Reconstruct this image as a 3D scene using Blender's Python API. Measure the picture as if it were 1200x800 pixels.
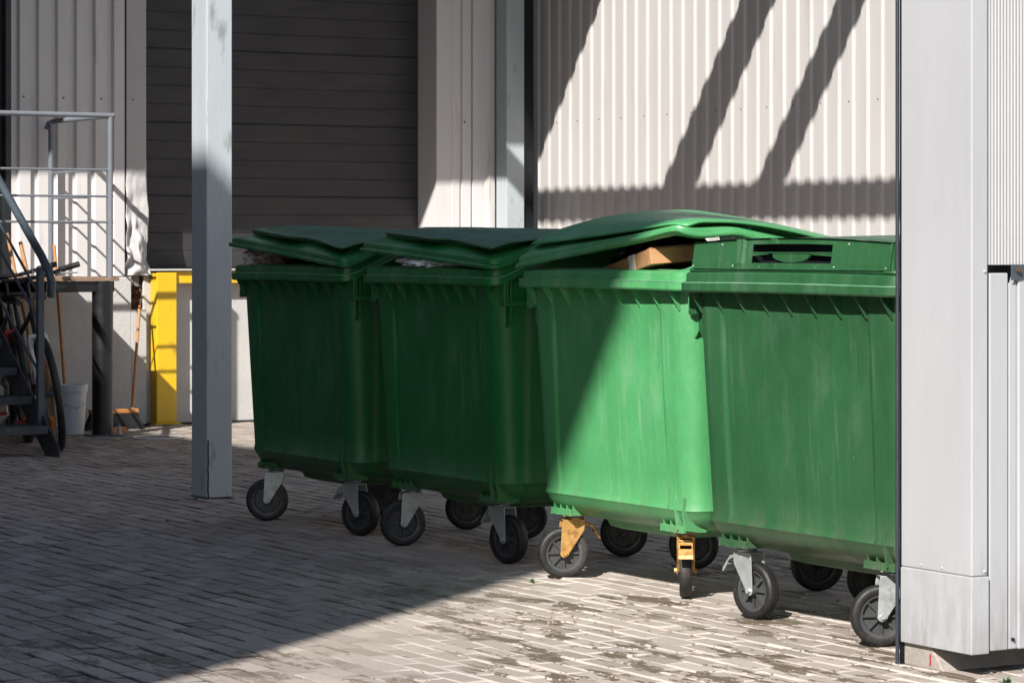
import bpy, bmesh, math, random
import numpy as np
from mathutils import Vector, Matrix, noise
random.seed(7)
for o in list(bpy.data.objects): bpy.data.objects.remove(o)
S = bpy.context.scene; C = S.collection; R = math.radians; PI = math.pi

# ------------------------------------------------------------------ camera, sky, sun, exposure
# world axes: +X runs along the bin row towards the right, +Y runs away into the yard, Z up
cd = bpy.data.cameras.new('camera'); cam = bpy.data.objects.new('camera', cd); C.objects.link(cam); S.camera = cam
cd.lens = 100; cd.sensor_width = 36; cd.shift_y = -0.0942; cd.clip_end = 500; cd.clip_start = .1
FW = Vector((-.86312, .50497, 0))
cam.location = (0, 0, 1.3); cam.rotation_euler = FW.to_track_quat('-Z', 'Y').to_euler()
cd.dof.use_dof = True; cd.dof.focus_distance = 11.2; cd.dof.aperture_fstop = 22.0
W = bpy.data.worlds.new('World'); S.world = W; W.use_nodes = True
nt = W.node_tree; sky = nt.nodes.new('ShaderNodeTexSky'); sky.sky_type = 'NISHITA'; sky.sun_disc = False
L = Vector((-1, 1.3, -1.28)).normalized()
sky.sun_elevation = math.asin(-L.z); sky.sun_rotation = math.atan2(-L.x, -L.y); sky.air_density = 1.0; sky.dust_density = 1.0
bg = nt.nodes['Background']; bg.inputs[1].default_value = .065; nt.links.new(sky.outputs[0], bg.inputs[0])
sd = bpy.data.lights.new('sun', 'SUN'); sd.energy = 5.0; sd.angle = R(.5); sd.color = (1, .955, .9)
sun = bpy.data.objects.new('sun', sd); C.objects.link(sun); sun.rotation_euler = L.to_track_quat('-Z', 'Y').to_euler()
S.view_settings.view_transform = 'Standard'; S.view_settings.look = 'None'; S.view_settings.exposure = 0.92; S.view_settings.gamma = 1

# ------------------------------------------------------------------ materials
def mat(name, col, rough=.6, metal=0, var=.15, vscale=3., bump=.0, bscale=60., dirt=None, damt=.0, dscale=2.5,
        stretch=(1, 1, 1), spec=.5, streak=0., fine=0., grime=None, blotch=0.):
    col = tuple(c * .76 for c in col)
    if dirt is not None: dirt = tuple(c * .76 for c in dirt)
    m = bpy.data.materials.new(name); m.use_nodes = True; t = m.node_tree; N = t.nodes; K = t.links
    b = N['Principled BSDF']; b.inputs['Roughness'].default_value = rough; b.inputs['Metallic'].default_value = metal
    b.inputs['Specular IOR Level'].default_value = spec
    tc = N.new('ShaderNodeTexCoord'); mp = N.new('ShaderNodeMapping'); mp.inputs['Scale'].default_value = stretch
    K.new(tc.outputs['Object'], mp.inputs[0])
    def noi(s, d=5, src=mp):
        n = N.new('ShaderNodeTexNoise'); n.inputs['Scale'].default_value = s; n.inputs['Detail'].default_value = d
        n.inputs['Roughness'].default_value = .62; K.new(src.outputs[0], n.inputs['Vector']); return n
    def ramp(src, a, c):
        r = N.new('ShaderNodeMapRange'); r.inputs[1].default_value = a; r.inputs[2].default_value = c; K.new(src, r.inputs[0]); return r
    def mix(fac, c1, c2, mode='MIX'):
        x = N.new('ShaderNodeMix'); x.data_type = 'RGBA'; x.blend_type = mode
        if isinstance(fac, (int, float)): x.inputs[0].default_value = fac
        else: K.new(fac, x.inputs[0])
        for i, c in ((6, c1), (7, c2)):
            if isinstance(c, tuple): x.inputs[i].default_value = (*c[:3], 1)
            else: K.new(c, x.inputs[i])
        return x.outputs[2]
    n1 = noi(vscale); lo = tuple(c * (1 - var) for c in col); hi = tuple(min(1, c * (1 + var)) for c in col)
    out = mix(ramp(n1.outputs[0], .3, .7).outputs[0], lo, hi)
    if fine:
        n5 = noi(160, 3); out = mix(ramp(n5.outputs[0], .3, .7).outputs[0], out, mix(1.0, out, (1 - fine,) * 3, 'MULTIPLY'))
    if streak:
        mp2 = N.new('ShaderNodeMapping'); mp2.inputs['Scale'].default_value = (34, 34, 1.3); K.new(tc.outputs['Object'], mp2.inputs[0])
        n4 = noi(1.0, 6, mp2); n6 = noi(2.3, 4)
        mm = N.new('ShaderNodeMath'); mm.operation = 'MULTIPLY'
        K.new(ramp(n4.outputs[0], .52, .74).outputs[0], mm.inputs[0]); K.new(ramp(n6.outputs[0], .42, .62).outputs[0], mm.inputs[1])
        m2 = N.new('ShaderNodeMath'); m2.operation = 'MULTIPLY'; m2.inputs[1].default_value = streak; K.new(mm.outputs[0], m2.inputs[0])
        out = mix(m2.outputs[0], out, tuple(c * .6 + .2 for c in col))
        n7 = noi(70, 2)
        m3 = N.new('ShaderNodeMath'); m3.operation = 'MULTIPLY'; m3.inputs[1].default_value = streak * .8
        K.new(ramp(n7.outputs[0], .74, .79).outputs[0], m3.inputs[0])
        out = mix(m3.outputs[0], out, (.45, .5, .42))
    if blotch:
        mp3 = N.new('ShaderNodeMapping'); mp3.inputs['Scale'].default_value = (7, 7, 3.2); K.new(tc.outputs['Object'], mp3.inputs[0])
        n9 = noi(1.0, 9, mp3); n10 = noi(1.4, 3)
        q1 = N.new('ShaderNodeMath'); q1.operation = 'MULTIPLY'; K.new(ramp(n9.outputs[0], .50, .62).outputs[0], q1.inputs[0]); K.new(ramp(n10.outputs[0], .45, .62).outputs[0], q1.inputs[1])
        q2 = N.new('ShaderNodeMath'); q2.operation = 'MULTIPLY'; q2.inputs[1].default_value = blotch; K.new(q1.outputs[0], q2.inputs[0])
        out = mix(q2.outputs[0], out, tuple(c * .7 + .13 for c in col))
    if grime:
        sx = N.new('ShaderNodeSeparateXYZ'); K.new(tc.outputs['Object'], sx.inputs[0]); g1 = ramp(sx.outputs[2], grime[1], grime[0])
        n11 = noi(9, 8); g2 = N.new('ShaderNodeMath'); g2.operation = 'MULTIPLY'; K.new(g1.outputs[0], g2.inputs[0]); K.new(ramp(n11.outputs[0], .36, .66).outputs[0], g2.inputs[1])
        g3 = N.new('ShaderNodeMath'); g3.operation = 'MULTIPLY'; g3.inputs[1].default_value = grime[2]; K.new(g2.outputs[0], g3.inputs[0])
        out = mix(g3.outputs[0], out, (.13, .11, .085))
    if dirt is not None:
        n2 = noi(dscale, 8); out = mix(ramp(n2.outputs[0], .62 - damt * .3, .72).outputs[0], out, dirt)
    K.new(out, b.inputs['Base Color'])
    n8 = noi(vscale * 2.5); rr = N.new('ShaderNodeMapRange'); rr.inputs[3].default_value = max(.05, rough - .12); rr.inputs[4].default_value = min(1, rough + .14)
    rr.inputs[1].default_value = .3; rr.inputs[2].default_value = .7; K.new(n8.outputs[0], rr.inputs[0]); K.new(rr.outputs[0], b.inputs['Roughness'])
    if bump:
        n3 = noi(bscale, 6); bp = N.new('ShaderNodeBump'); bp.inputs['Strength'].default_value = bump; bp.inputs['Distance'].default_value = .006
        K.new(n3.outputs[0], bp.inputs['Height']); K.new(bp.outputs[0], b.inputs['Normal'])
    m.diffuse_color = (*col, 1)
    return m
M = {}
M['clad'] = mat('pale_clad', (.44, .45, .47), .45, 0, .05, 1.5, .35, 2.6, grime=(.05, .4, .45), dirt=(.33, .33, .33), damt=.08, dscale=1.3, stretch=(3, 3, .7))
M['wall_white'] = mat('wall_white', (.485, .468, .455), .5, 0, .06, 1.2, .04, 40, dirt=(.38, .36, .34), damt=.1, dscale=1.2, stretch=(4, 4, .4))
M['wall_left'] = mat('wall_left', (.68, .66, .65), .5, 0, .06, 1.2, .04, 40, dirt=(.5, .46, .4), damt=.1, stretch=(4, 4, .5))
M['microrib'] = mat('microrib', (.42, .42, .43), .5, 0, .04, 1.0)
M['trim'] = mat('grey_trim', (.50, .49, .49), .5, 0, .06, 1.5, .08, 8)
M['trim_grey'] = mat('dark_trim', (.33, .33, .34), .5, 0, .06, 1.5)
M['door'] = mat('roller_door', (.034, .031, .034), .55, 0, .10, 1.5, .05, 50, dirt=(.055, .048, .046), damt=.2, stretch=(.7, .7, 3))
M['black'] = mat('black_steel', (.006, .0065, .009), .4, 0, .2)
M['slate'] = mat('slate_paint', (.055, .075, .095), .4, 0, .2, 4, .1, 60)
M['slate_dark'] = mat('slate_dark', (.03, .038, .05), .4, 0, .2, 4)
M['stair'] = mat('stair_steel', (.045, .055, .065), .5, .2, .3, 8, .15, 60, dirt=(.12, .10, .08), damt=.3, dscale=6)
M['post'] = mat('post_paint', (.45, .505, .53), .42, 0, .06, 2.5, .25, 26, dirt=(.27, .30, .31), damt=.12, dscale=5, stretch=(2.4, 2.4, .7), streak=.2)
M['railing'] = mat('rail_paint', (.20, .22, .25), .35, .1, .1, 8)
M['concrete'] = mat('white_concrete', (.60, .59, .57), .85, 0, .10, 3, .5, 45, dirt=(.42, .40, .37), damt=.2, dscale=3, fine=.2)
M['footing'] = mat('footing', (.42, .38, .34), .9, 0, .15, 8, .6, 60, dirt=(.3, .25, .2), damt=.2, dscale=9, fine=.3)
M['yellow'] = mat('yellow_paint', (.80, .50, .015), .4, 0, .08, 4, .1, 40, dirt=(.42, .24, .03), damt=.12, dscale=6)
M['wood'] = mat('wood', (.42, .22, .09), .6, 0, .25, 20, .2, 80, stretch=(6, 6, .6))
M['orange'] = mat('orange_wood', (.48, .2, .06), .55, 0, .2, 12)
M['bristle'] = mat('bristle', (.012, .012, .012), .9, 0, .4, 60, .6, 200)
M['rustedge'] = mat('rust_edge', (.30, .19, .13), .8, 0, .3, 15, .2, 80)
M['rust'] = mat('rust', (.10, .045, .02), .9, 0, .5, 12, .5, 50)
M['bucket'] = mat('bucket_white', (.66, .68, .70), .4, 0, .07, 6, .05, 30, dirt=(.5, .49, .45), damt=.15, dscale=12)
M['rubber'] = mat('rubber', (.013, .0125, .0125), .55, 0, .5, 14, .3, 90, dirt=(.06, .052, .045), damt=.2, dscale=10)
M['hub'] = mat('hub_plastic', (.06, .062, .065), .4, 0, .2, 12, dirt=(.14, .13, .12), damt=.15, dscale=18)
M['zinc'] = mat('zinc', (.52, .56, .55), .42, .55, .2, 18, .15, 90, dirt=(.35, .33, .29), damt=.2, dscale=16)
M['gold'] = mat('yellow_zinc', (.58, .33, .10), .45, .4, .3, 18, .2, 90, dirt=(.22, .09, .03), damt=.4, dscale=22)
M['blue'] = mat('blue_ring', (.02, .04, .2), .5)
M['card'] = mat('cardboard', (.50, .27, .12), .8, 0, .1, 8, .2, 60, dirt=(.4, .2, .09), damt=.1, dscale=8)
M['tape'] = mat('tape', (.78, .74, .68), .3, 0, .06, 20)
M['bag'] = mat('plastic_bag', (1.05, 1.08, 1.18), .3, 0, .12, 20, .6, 40)
M['bagdark'] = mat('plastic_dark', (.42, .38, .40), .35, 0, .6, 22, .6, 40, dirt=(.35, .2, .1), damt=.2, dscale=16)
M['leaf'] = mat('leaf', (.07, .22, .03), .6, 0, .3, 30)
M['red'] = mat('red_paint', (.5, .03, .04), .4)
M['white'] = mat('white_paint', (.75, .75, .76), .35)
M['reflector'] = mat('orange_reflector', (.8, .25, .02), .3)
M['dark'] = mat('dark_interior', (.012, .014, .018), .35)
M['panel_blue'] = mat('door_panel', (.14, .16, .19), .5)
M['building'] = mat('far_wall', (.24, .235, .23), .8, 0, .08, .4, .1, 10)
M['roof'] = mat('roof_sheet', (.16, .16, .17), .6)
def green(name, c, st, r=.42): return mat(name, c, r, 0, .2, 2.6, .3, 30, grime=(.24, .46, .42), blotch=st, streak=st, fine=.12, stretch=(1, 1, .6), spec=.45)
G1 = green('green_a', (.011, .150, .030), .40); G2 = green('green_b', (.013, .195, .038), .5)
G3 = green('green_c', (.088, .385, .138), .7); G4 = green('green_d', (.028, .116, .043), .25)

GD = green('green_dusty_skylit', (.085, .190, .105), .5, .45)  # flap lid panels: dust plus sky reflection lightened into the colour
GE = green('green_highlight', (.13, .34, .18), .8, .5)  # highlight along the rim step, painted as a paler green
# ------------------------------------------------------------------ helpers
XS = 1.0
class MB:
    def __init__(s): s.v = []; s.f = []
    def add(s, vs, fs, T=None):
        o = len(s.v); s.v += [tuple(T @ Vector(p)) if T else tuple(p) for p in vs]; s.f += [tuple(i + o for i in f) for f in fs]; return s
    def box(s, x0, x1, y0, y1, z0, z1, T=None):
        vs = [(x, y, z) for z in (z0, z1) for y in (y0, y1) for x in (x0, x1)]
        return s.add(vs, [(0, 2, 3, 1), (4, 5, 7, 6), (0, 1, 5, 4), (1, 3, 7, 5), (3, 2, 6, 7), (2, 0, 4, 6)], T)
    def tube(s, pts, r, n=8, cap=True, T=None):
        pts = [Vector(p) for p in pts]; rs = r if isinstance(r, (list, tuple)) else [r] * len(pts)
        vs = []; fs = []; up = None
        for i, p in enumerate(pts):
            d = (pts[min(i + 1, len(pts) - 1)] - pts[max(i - 1, 0)]).normalized()
            if up is None: up = Vector((0, 0, 1)) if abs(d.z) < .9 else Vector((1, 0, 0))
            x = d.cross(up).normalized(); y = x.cross(d).normalized(); up = y
            for k in range(n):
                t = 2 * PI * k / n; vs.append(p + x * (rs[i] * math.cos(t)) + y * (rs[i] * math.sin(t)))
        for i in range(len(pts) - 1):
            for k in range(n): fs.append((i * n + k, i * n + (k + 1) % n, (i + 1) * n + (k + 1) % n, (i + 1) * n + k))
        if cap: fs.append(tuple(range(n))[::-1]); fs.append(tuple(range((len(pts) - 1) * n, len(pts) * n)))
        return s.add(vs, fs, T)
    def lathe(s, prof, n=32, axis='Z', closed=False, T=None):
        vs = []; fs = []; m = len(prof)
        for k in range(n):
            t = 2 * PI * k / n; c, q = math.cos(t), math.sin(t)
            for r, h in prof: vs.append((r * c, r * q, h) if axis == 'Z' else (r * c, h, r * q))
        for k in range(n):
            for i in range(m if closed else m - 1):
                j = (i + 1) % m; fs.append((k * m + i, ((k + 1) % n) * m + i, ((k + 1) % n) * m + j, k * m + j))
        return s.add(vs, fs, T)
    def prism(s, poly, y0, y1, T=None):      # poly in (x,z), extruded along y
        n = len(poly); vs = [(p[0], y0, p[1]) for p in poly] + [(p[0], y1, p[1]) for p in poly]
        fs = [tuple(range(n)), tuple(range(2 * n - 1, n - 1, -1))] + [(i, i + n, (i + 1) % n + n, (i + 1) % n) for i in range(n)]
        return s.add(vs, fs, T)
    def grid(s, fn, nu, nv, T=None):
        vs = [fn(i / nu, j / nv) for j in range(nv + 1) for i in range(nu + 1)]
        return s.add(vs, [(j * (nu + 1) + i, j * (nu + 1) + i + 1, (j + 1) * (nu + 1) + i + 1, (j + 1) * (nu + 1) + i) for j in range(nv) for i in range(nu)], T)
    def loft(s, rings, cap0=False, cap1=False, T=None):
        n = len(rings[0]); vs = [p for r in rings for p in r]; fs = []
        for j in range(len(rings) - 1):
            for i in range(n): fs.append((j * n + i, j * n + (i + 1) % n, (j + 1) * n + (i + 1) % n, (j + 1) * n + i))
        if cap0: fs.append(tuple(range(n))[::-1])
        if cap1: fs.append(tuple(range((len(rings) - 1) * n, len(rings) * n)))
        return s.add(vs, fs, T)
    def build(s, name, m, parent=None, bevel=0, smooth=None, solid=0, loc=None):
        me = bpy.data.meshes.new(name); me.from_pydata([(p[0] * XS, p[1], p[2]) for p in s.v], [], s.f); me.update()
        bm = bmesh.new(); bm.from_mesh(me); bmesh.ops.recalc_face_normals(bm, faces=bm.faces); bm.to_mesh(me); bm.free()
        o = bpy.data.objects.new(name, me); C.objects.link(o); me.materials.append(m)
        if parent: o.parent = parent
        if loc: o.location = loc
        if solid:
            q = o.modifiers.new('solid', 'SOLIDIFY'); q.thickness = solid; q.offset = 0
        if bevel:
            q = o.modifiers.new('bevel', 'BEVEL'); q.width = bevel; q.segments = 2; q.limit_method = 'ANGLE'; q.angle_limit = R(40)
        if smooth is not None:
            for p in me.polygons: p.use_smooth = True
            bm = bmesh.new(); bm.from_mesh(me)
            for e in bm.edges:
                if len(e.link_faces) == 2 and e.calc_face_angle(0) > R(smooth): e.smooth = False
            bm.to_mesh(me); bm.free()
        return o
def tag(o, label=None, cat=None, group=None, kind=None):
    if label: o['label'] = label
    if cat: o['category'] = cat
    if group: o['group'] = group
    if kind: o['kind'] = kind
    return o
def thing(name, label, cat, loc=(0, 0, 0), rz=0, group=None):
    o = bpy.data.objects.new(name, None); C.objects.link(o); o.location = loc; o.rotation_euler = (0, 0, rz); o.empty_display_size = .2
    return tag(o, label, cat, group)
def part(name, m, p, fn, **k):
    b = MB(); fn(b); return b.build(name, m, p, **k)
def sm(x, a, b): t = max(0, min(1, (x - a) / (b - a))); return t * t * (3 - 2 * t)

# ------------------------------------------------------------------ ground: base sheet + laid pavers
def ground_mat(name, is_paver):
    m = bpy.data.materials.new(name); m.use_nodes = True; t = m.node_tree; N = t.nodes; K = t.links; b = N['Principled BSDF']
    b.inputs['Roughness'].default_value = .85; b.inputs['Specular IOR Level'].default_value = .3
    g = N.new('ShaderNodeNewGeometry'); src = g.outputs['Position']
    def noi(s, d=6, st=(1, 1, 1), r=.6, off=(0, 0, 0)):
        mp = N.new('ShaderNodeMapping'); mp.inputs['Scale'].default_value = st; mp.inputs['Location'].default_value = off; K.new(src, mp.inputs[0])
        n = N.new('ShaderNodeTexNoise'); n.inputs['Scale'].default_value = s; n.inputs['Detail'].default_value = d; n.inputs['Roughness'].default_value = r
        K.new(mp.outputs[0], n.inputs['Vector']); return n.outputs[0]
    def rng(s, a, c, lo=0, hi=1):
        r = N.new('ShaderNodeMapRange'); K.new(s, r.inputs[0])
        for i, x in ((1, a), (2, c), (3, lo), (4, hi)): r.inputs[i].default_value = x
        return r.outputs[0]
    def mix(f, c1, c2, mode='MIX'):
        x = N.new('ShaderNodeMix'); x.data_type = 'RGBA'; x.blend_type = mode
        if isinstance(f, float): x.inputs[0].default_value = f
        else: K.new(f, x.inputs[0])
        for i, c in ((6, c1), (7, c2)):
            if isinstance(c, tuple): x.inputs[i].default_value = (*c, 1)
            else: K.new(c, x.inputs[i])
        return x.outputs[2]
    def mul(a, c):
        x = N.new('ShaderNodeMath'); x.operation = 'MULTIPLY'; K.new(a, x.inputs[0])
        if isinstance(c, float): x.inputs[1].default_value = c
        else: K.new(c, x.inputs[1])
        return x.outputs[0]
    if is_paver:
        at = N.new('ShaderNodeAttribute'); at.attribute_name = 'tone'
        base = mix(at.outputs['Fac'], (.29, .247, .212), (.43, .380, .335))
        base = mix(rng(noi(1.1), .35, .65), base, mix(1.0, base, (.84, .84, .86), 'MULTIPLY'))
        base = mix(rng(noi(220, 3), .3, .7), base, mix(1.0, base, (.80, .79, .78), 'MULTIPLY'))
        base = mix(rng(noi(26, 5), .62, .74, 0, .35), base, (.47, .435, .40))
    top = base if is_paver else None
    if True:
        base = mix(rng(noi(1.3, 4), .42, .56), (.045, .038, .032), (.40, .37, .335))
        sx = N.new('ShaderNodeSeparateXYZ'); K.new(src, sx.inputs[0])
        # joints painted dark on the shaded left, pale on the sunlit right
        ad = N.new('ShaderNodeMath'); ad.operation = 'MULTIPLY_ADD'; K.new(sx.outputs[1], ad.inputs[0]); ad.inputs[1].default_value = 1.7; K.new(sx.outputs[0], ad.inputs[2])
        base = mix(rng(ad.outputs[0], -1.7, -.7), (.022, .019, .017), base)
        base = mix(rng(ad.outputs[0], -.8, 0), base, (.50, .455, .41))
    if is_paver:
        sz = N.new('ShaderNodeAttribute'); sz.attribute_name = 'side'; base = mix(mul(sz.outputs['Fac'], rng(noi(3.5, 6, (1, 1.6, 1), .7), .36, .56, .25, 1.0)), top, base)
    # soil blown over the paving in ragged patches that follow the joints
    d1 = rng(noi(3.0, 10, (1, 2.6, 1), .74, (7.9, 3.3, 0)), .525, .545)
    d2 = rng(noi(.9, 3, (1, 1, 1), .5, (4.5, 2.2, 0)), .44, .52)
    sy = N.new('ShaderNodeSeparateXYZ'); K.new(src, sy.inputs[0])
    ay = N.new('ShaderNodeMath'); ay.operation = 'MULTIPLY_ADD'; K.new(sy.outputs[1], ay.inputs[0]); ay.inputs[1].default_value = 1.71; K.new(sy.outputs[0], ay.inputs[2])
    spill = rng(ay.outputs[0], -.6, .9, .5, 1.0)      # more soil blown up against the right-hand side of the yard
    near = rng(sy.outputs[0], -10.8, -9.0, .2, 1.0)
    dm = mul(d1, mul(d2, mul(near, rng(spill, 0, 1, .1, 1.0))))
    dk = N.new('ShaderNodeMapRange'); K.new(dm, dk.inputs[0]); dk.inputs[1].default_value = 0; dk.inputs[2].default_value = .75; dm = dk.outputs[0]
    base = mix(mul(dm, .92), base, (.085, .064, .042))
    d3 = rng(noi(14, 6, (1, 2.5, 1), .7), .68, .71)
    base = mix(mul(d3, .8), base, (.075, .056, .038))
    K.new(base, b.inputs['Base Color'])
    bp = N.new('ShaderNodeBump'); bp.inputs['Distance'].default_value = .004; bp.inputs['Strength'].default_value = .55
    K.new(noi(90, 8, (1, 1, 1), .7), bp.inputs['Height']); K.new(bp.outputs[0], b.inputs['Normal'])
    return m
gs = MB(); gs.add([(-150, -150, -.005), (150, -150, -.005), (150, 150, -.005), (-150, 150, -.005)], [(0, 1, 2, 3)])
tag(gs.build('ground', ground_mat('joints_sunlit_and_shaded', False)), kind='structure')
PW, PL, J = .090, .205, .0056
rng_ = np.random.default_rng(3)
vs = []; fs = []; tone = []; side = []
def inview(x, y):
    X = .505 * x + .863 * y; Y = -.863 * x + .505 * y
    return Y > 6.2 and abs(X) < .185 * Y + 1.1 and Y < 24
nb = 0
for j in range(-20, 170):
    y0 = j * PW
    if y0 < -1 or y0 > 11.35: continue
    off = (j % 2) * PL / 2 + rng_.normal(0, .012)
    for i in range(-100, -15):
        x0 = i * PL + off
        if x0 + PL > -4: continue
        if x0 < -19.1 or not inview(x0, y0): continue
        z = rng_.normal(0, .0009); tx, ty = rng_.normal(0, .0011, 2); g = J / 2 + abs(rng_.normal(0, .0007)); c = .0042
        X0, X1, Y0, Y1 = x0 + g, x0 + PL - g, y0 + g, y0 + PW - g
        o = len(vs)
        for (x, y) in ((X0, Y0), (X1, Y0), (X1, Y1), (X0, Y1)): vs.append((x, y, -.02))
        for (x, y) in ((X0, Y0), (X1, Y0), (X1, Y1), (X0, Y1)): vs.append((x, y, z - .0030))
        for (x, y, a, d) in ((X0 + c, Y0 + c, -1, -1), (X1 - c, Y0 + c, 1, -1), (X1 - c, Y1 - c, 1, 1), (X0 + c, Y1 - c, -1, 1)): vs.append((x, y, z + a * tx + d * ty))
        for q in range(4):
            r = (q + 1) % 4; fs.append((o + q, o + r, o + 4 + r, o + 4 + q)); fs.append((o + 4 + q, o + 4 + r, o + 8 + r, o + 8 + q))
        fs.append((o + 8, o + 9, o + 10, o + 11)); tone += [float(np.clip(rng_.normal(.5, .26), 0, 1))] * 9; side += [1, .6] * 4 + [0]; nb += 1
me = bpy.data.meshes.new('paving'); me.from_pydata(vs, [], fs); me.update()
at = me.attributes.new('tone', 'FLOAT', 'FACE'); at.data.foreach_set('value', tone)
at = me.attributes.new('side', 'FLOAT', 'FACE'); at.data.foreach_set('value', side)
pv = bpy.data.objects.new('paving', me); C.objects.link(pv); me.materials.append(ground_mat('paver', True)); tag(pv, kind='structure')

# ------------------------------------------------------------------ large structure
# long neighbouring building and its overhanging roof: it casts the big shade over the yard
t = thing('long_building', 'long tall grey building with a flat overhanging roof left of the yard', 'building', (0, 0, 0))
part('wall', M['building'], t, lambda b: b.box(-45, -2.62, -18, -3.38, 0, 10.7))
part('roof', M['roof'], t, lambda b: b.box(-45, -1.39, -18.4, -3.38, 10.72, 11.0))

def corr(b, p0, p1, z0, z1, pitch, depth, nrm, prof=((0, 0), (.5, 0), (.62, 1), (.88, 1), (1, 0))):
    p0 = Vector(p0); p1 = Vector(p1); d = (p1 - p0); n = max(1, round(d.length / pitch)); d /= n; nrm = Vector(nrm)
    pts = []
    for i in range(n):
        for (t_, h) in prof[:-1]: pts.append(p0 + d * (i + t_) + nrm * (depth * h))
    pts.append(p1)
    vs = [(p.x, p.y, z0) for p in pts] + [(p.x, p.y, z1) for p in pts]; k = len(pts)
    b.add(vs, [(i, i + 1, i + 1 + k, i + k) for i in range(k - 1)])
# right wall: plane y = 11.4 facing -Y
rw = thing('corrugated_wall', 'pale corrugated metal wall behind the bins striped by slanting beam shadows', 'wall', (-12, 11.4, 0))
rwi = lambda p: (p[0] + 12, p[1] - 11.4)
b = MB(); corr(b, (-7.2, 0, 0), (8, 0, 0), 0, 5.2, .155, .016, (0, -1, 0), ((0, 0), (.42, 0), (.52, 1), (.90, 1), (1, 0)))
b.build('metal_sheet', M['wall_white'], rw)
b = MB()
for i in range(1, 52, 1):
    x = -7.2 + (i // 1) * .31 + .11; b.lathe([(0, -.021), (.004, -.020), (.0055, -.016), (.0055, -.014)], 8, 'Y', T=Matrix.Translation((x, 0, 2.245 if i % 2 else 2.245)))
    if x > 7.5: break
b.build('screw', M['rust'], rw)
part('backing', M['building'], rw, lambda b: b.box(-7.2, 8, .03, .25, 0, 5.2))

# back wall: plane x = -19.2 facing +X ; several things
lw = thing('ribbed_panel_wall', 'grey ribbed metal wall behind the stair railing, left of the roller door', 'wall', (-19.2, 7.1, 0))
b = MB(); corr(b, (0, .02, 0), (0, .88, 0), 1.075, 5.2, .146, .032, (1, 0, 0), ((0, 0), (.28, 0), (.36, 1), (.92, 1), (1, 0)))
b.build('metal_sheet', M['wall_left'], lw)
# crumpled corner trim
def crump(u, v):
    y = .88 + .155 * u; z = 1.08 + (5.2 - 1.08) * (v ** 2.2)
    k = max(0, 1 - (z - 1.08) / .85)
    n = noise.noise(Vector((u * 2.6 + 3, z * 6, 0))) + .6 * noise.noise(Vector((u * 5, z * 13, 5)))
    return (.034 + .075 * k * n, y + .03 * k * noise.noise(Vector((z * 5, 3, u))) + .028 * k * u, z)
b = MB(); b.grid(crump, 14, 90); b.build('crumpled_trim', M['trim'], lw, solid=.003, smooth=50)
part('return_trim', M['trim'], lw, lambda b: b.box(-.32, .03, 1.005, 1.028, 1.1, 5.2))
part('screw', M['rust'], lw, lambda b: [b.lathe([(0, .04), (.006, .039), (.007, .03)], 8, 'Z', T=Matrix.Translation((0, yy, 2.35)) @ Matrix.Rotation(PI / 2, 4, 'Y')) for yy in (.1, .4, .69, .93)])
part('backing', M['building'], lw, lambda b: b.box(-.5, -.01, .0, 1.0, 1.0, 5.2))
# personnel door at far left
pd = thing('side_door', 'dark glazed door with a grey lower panel at the far left landing', 'door', (-19.2, 6.1, 1.075))
part('door_leaf', M['dark'], pd, lambda b: b.box(-.12, -.08, 0, .98, .62, 2.1))
part('lower_panel', M['panel_blue'], pd, lambda b: b.box(-.12, -.05, 0, .95, .05, .60), bevel=.006)
part('door_frame', M['dark'], pd, lambda b: (b.box(-.12, 0, .98, 1.018, 0, 2.1), b.box(-.12, 0, -.06, 0, 0, 2.1), b.box(-.12, 0, -.06, 1.018, 2.1, 2.2)))
part('wall_above', M['wall_left'], pd, lambda b: (b.box(-.3, -.0, -.06, 1.018, 2.202, 4.1), b.box(-.3, 0, -6, -.062, -1.07, 4.1)))
# roller door
rd = thing('roller_door', 'large closed dark sectional roller door of the loading dock', 'roller door', (-19.5, 8.0, 0))
b = MB(); z = 1.12; k = 0; prof = []
zz = 2.755 - 3 * .545 - .136 * 0
z = 1.12; prof.append((0, z))
for i in range(-1, 34):
    g = zz + i * .13625
    if g < 1.15: continue
    w = .007 if (i % 4) == 0 else .004; dp = .010 if (i % 4) == 0 else .0035
    prof += [(0, g - w), (-dp, g - w * .4), (-dp, g + w * .4), (0, g + w)]
prof.append((0, 5.2))
vs_ = [(x, 0, z) for x, z in prof] + [(x, 2.75, z) for x, z in prof]; n = len(prof)
b.add(vs_, [(i, i + 1, i + 1 + n, i + n) for i in range(n - 1)]); b.build('door_panel', M['door'], rd)
part('backing', M['dark'], rd, lambda b: b.box(-.2, -.03, 0, 2.75, 1.0, 5.2))
part('rubber_seal', M['black'], rd, lambda b: b.box(-.01, .02, .13, 2.55, 1.112, 1.135))
# pier between door and corner
pr = thing('cladding_pier', 'narrow pale panelled pier between the roller door and the corner post', 'pier', (-19.2, 10.56, 0))
b = MB(); pf = [(-.3, 0), (0, 0), (0, .13), (.004, .135), (.004, .20), (-.012, .205), (-.012, .22), (.004, .225), (.004, .30), (-.018, .305), (-.018, .315), (.004, .32), (.004, .42), (.03, .45), (.03, .50), (0, .53), (0, .70)]
vs_ = [(x, y, 0) for x, y in pf] + [(x, y, 5.2) for x, y in pf]; n = len(pf)
b.add(vs_, [(i, i + 1, i + 1 + n, i + n) for i in range(n - 1)]); b.build('metal_sheet', M['wall_left'], pr)
part('screw', M['rust'], pr, lambda b: b.lathe([(0, .012), (.007, .011), (.008, .004)], 8, 'Z', T=Matrix.Translation((0, .245, 2.25)) @ Matrix.Rotation(PI / 2, 4, 'Y')))
cp = thing('corner_post', 'grey square steel post in the corner beside the striped corrugated wall', 'post', (-18.97, 11.05, 0))
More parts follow.
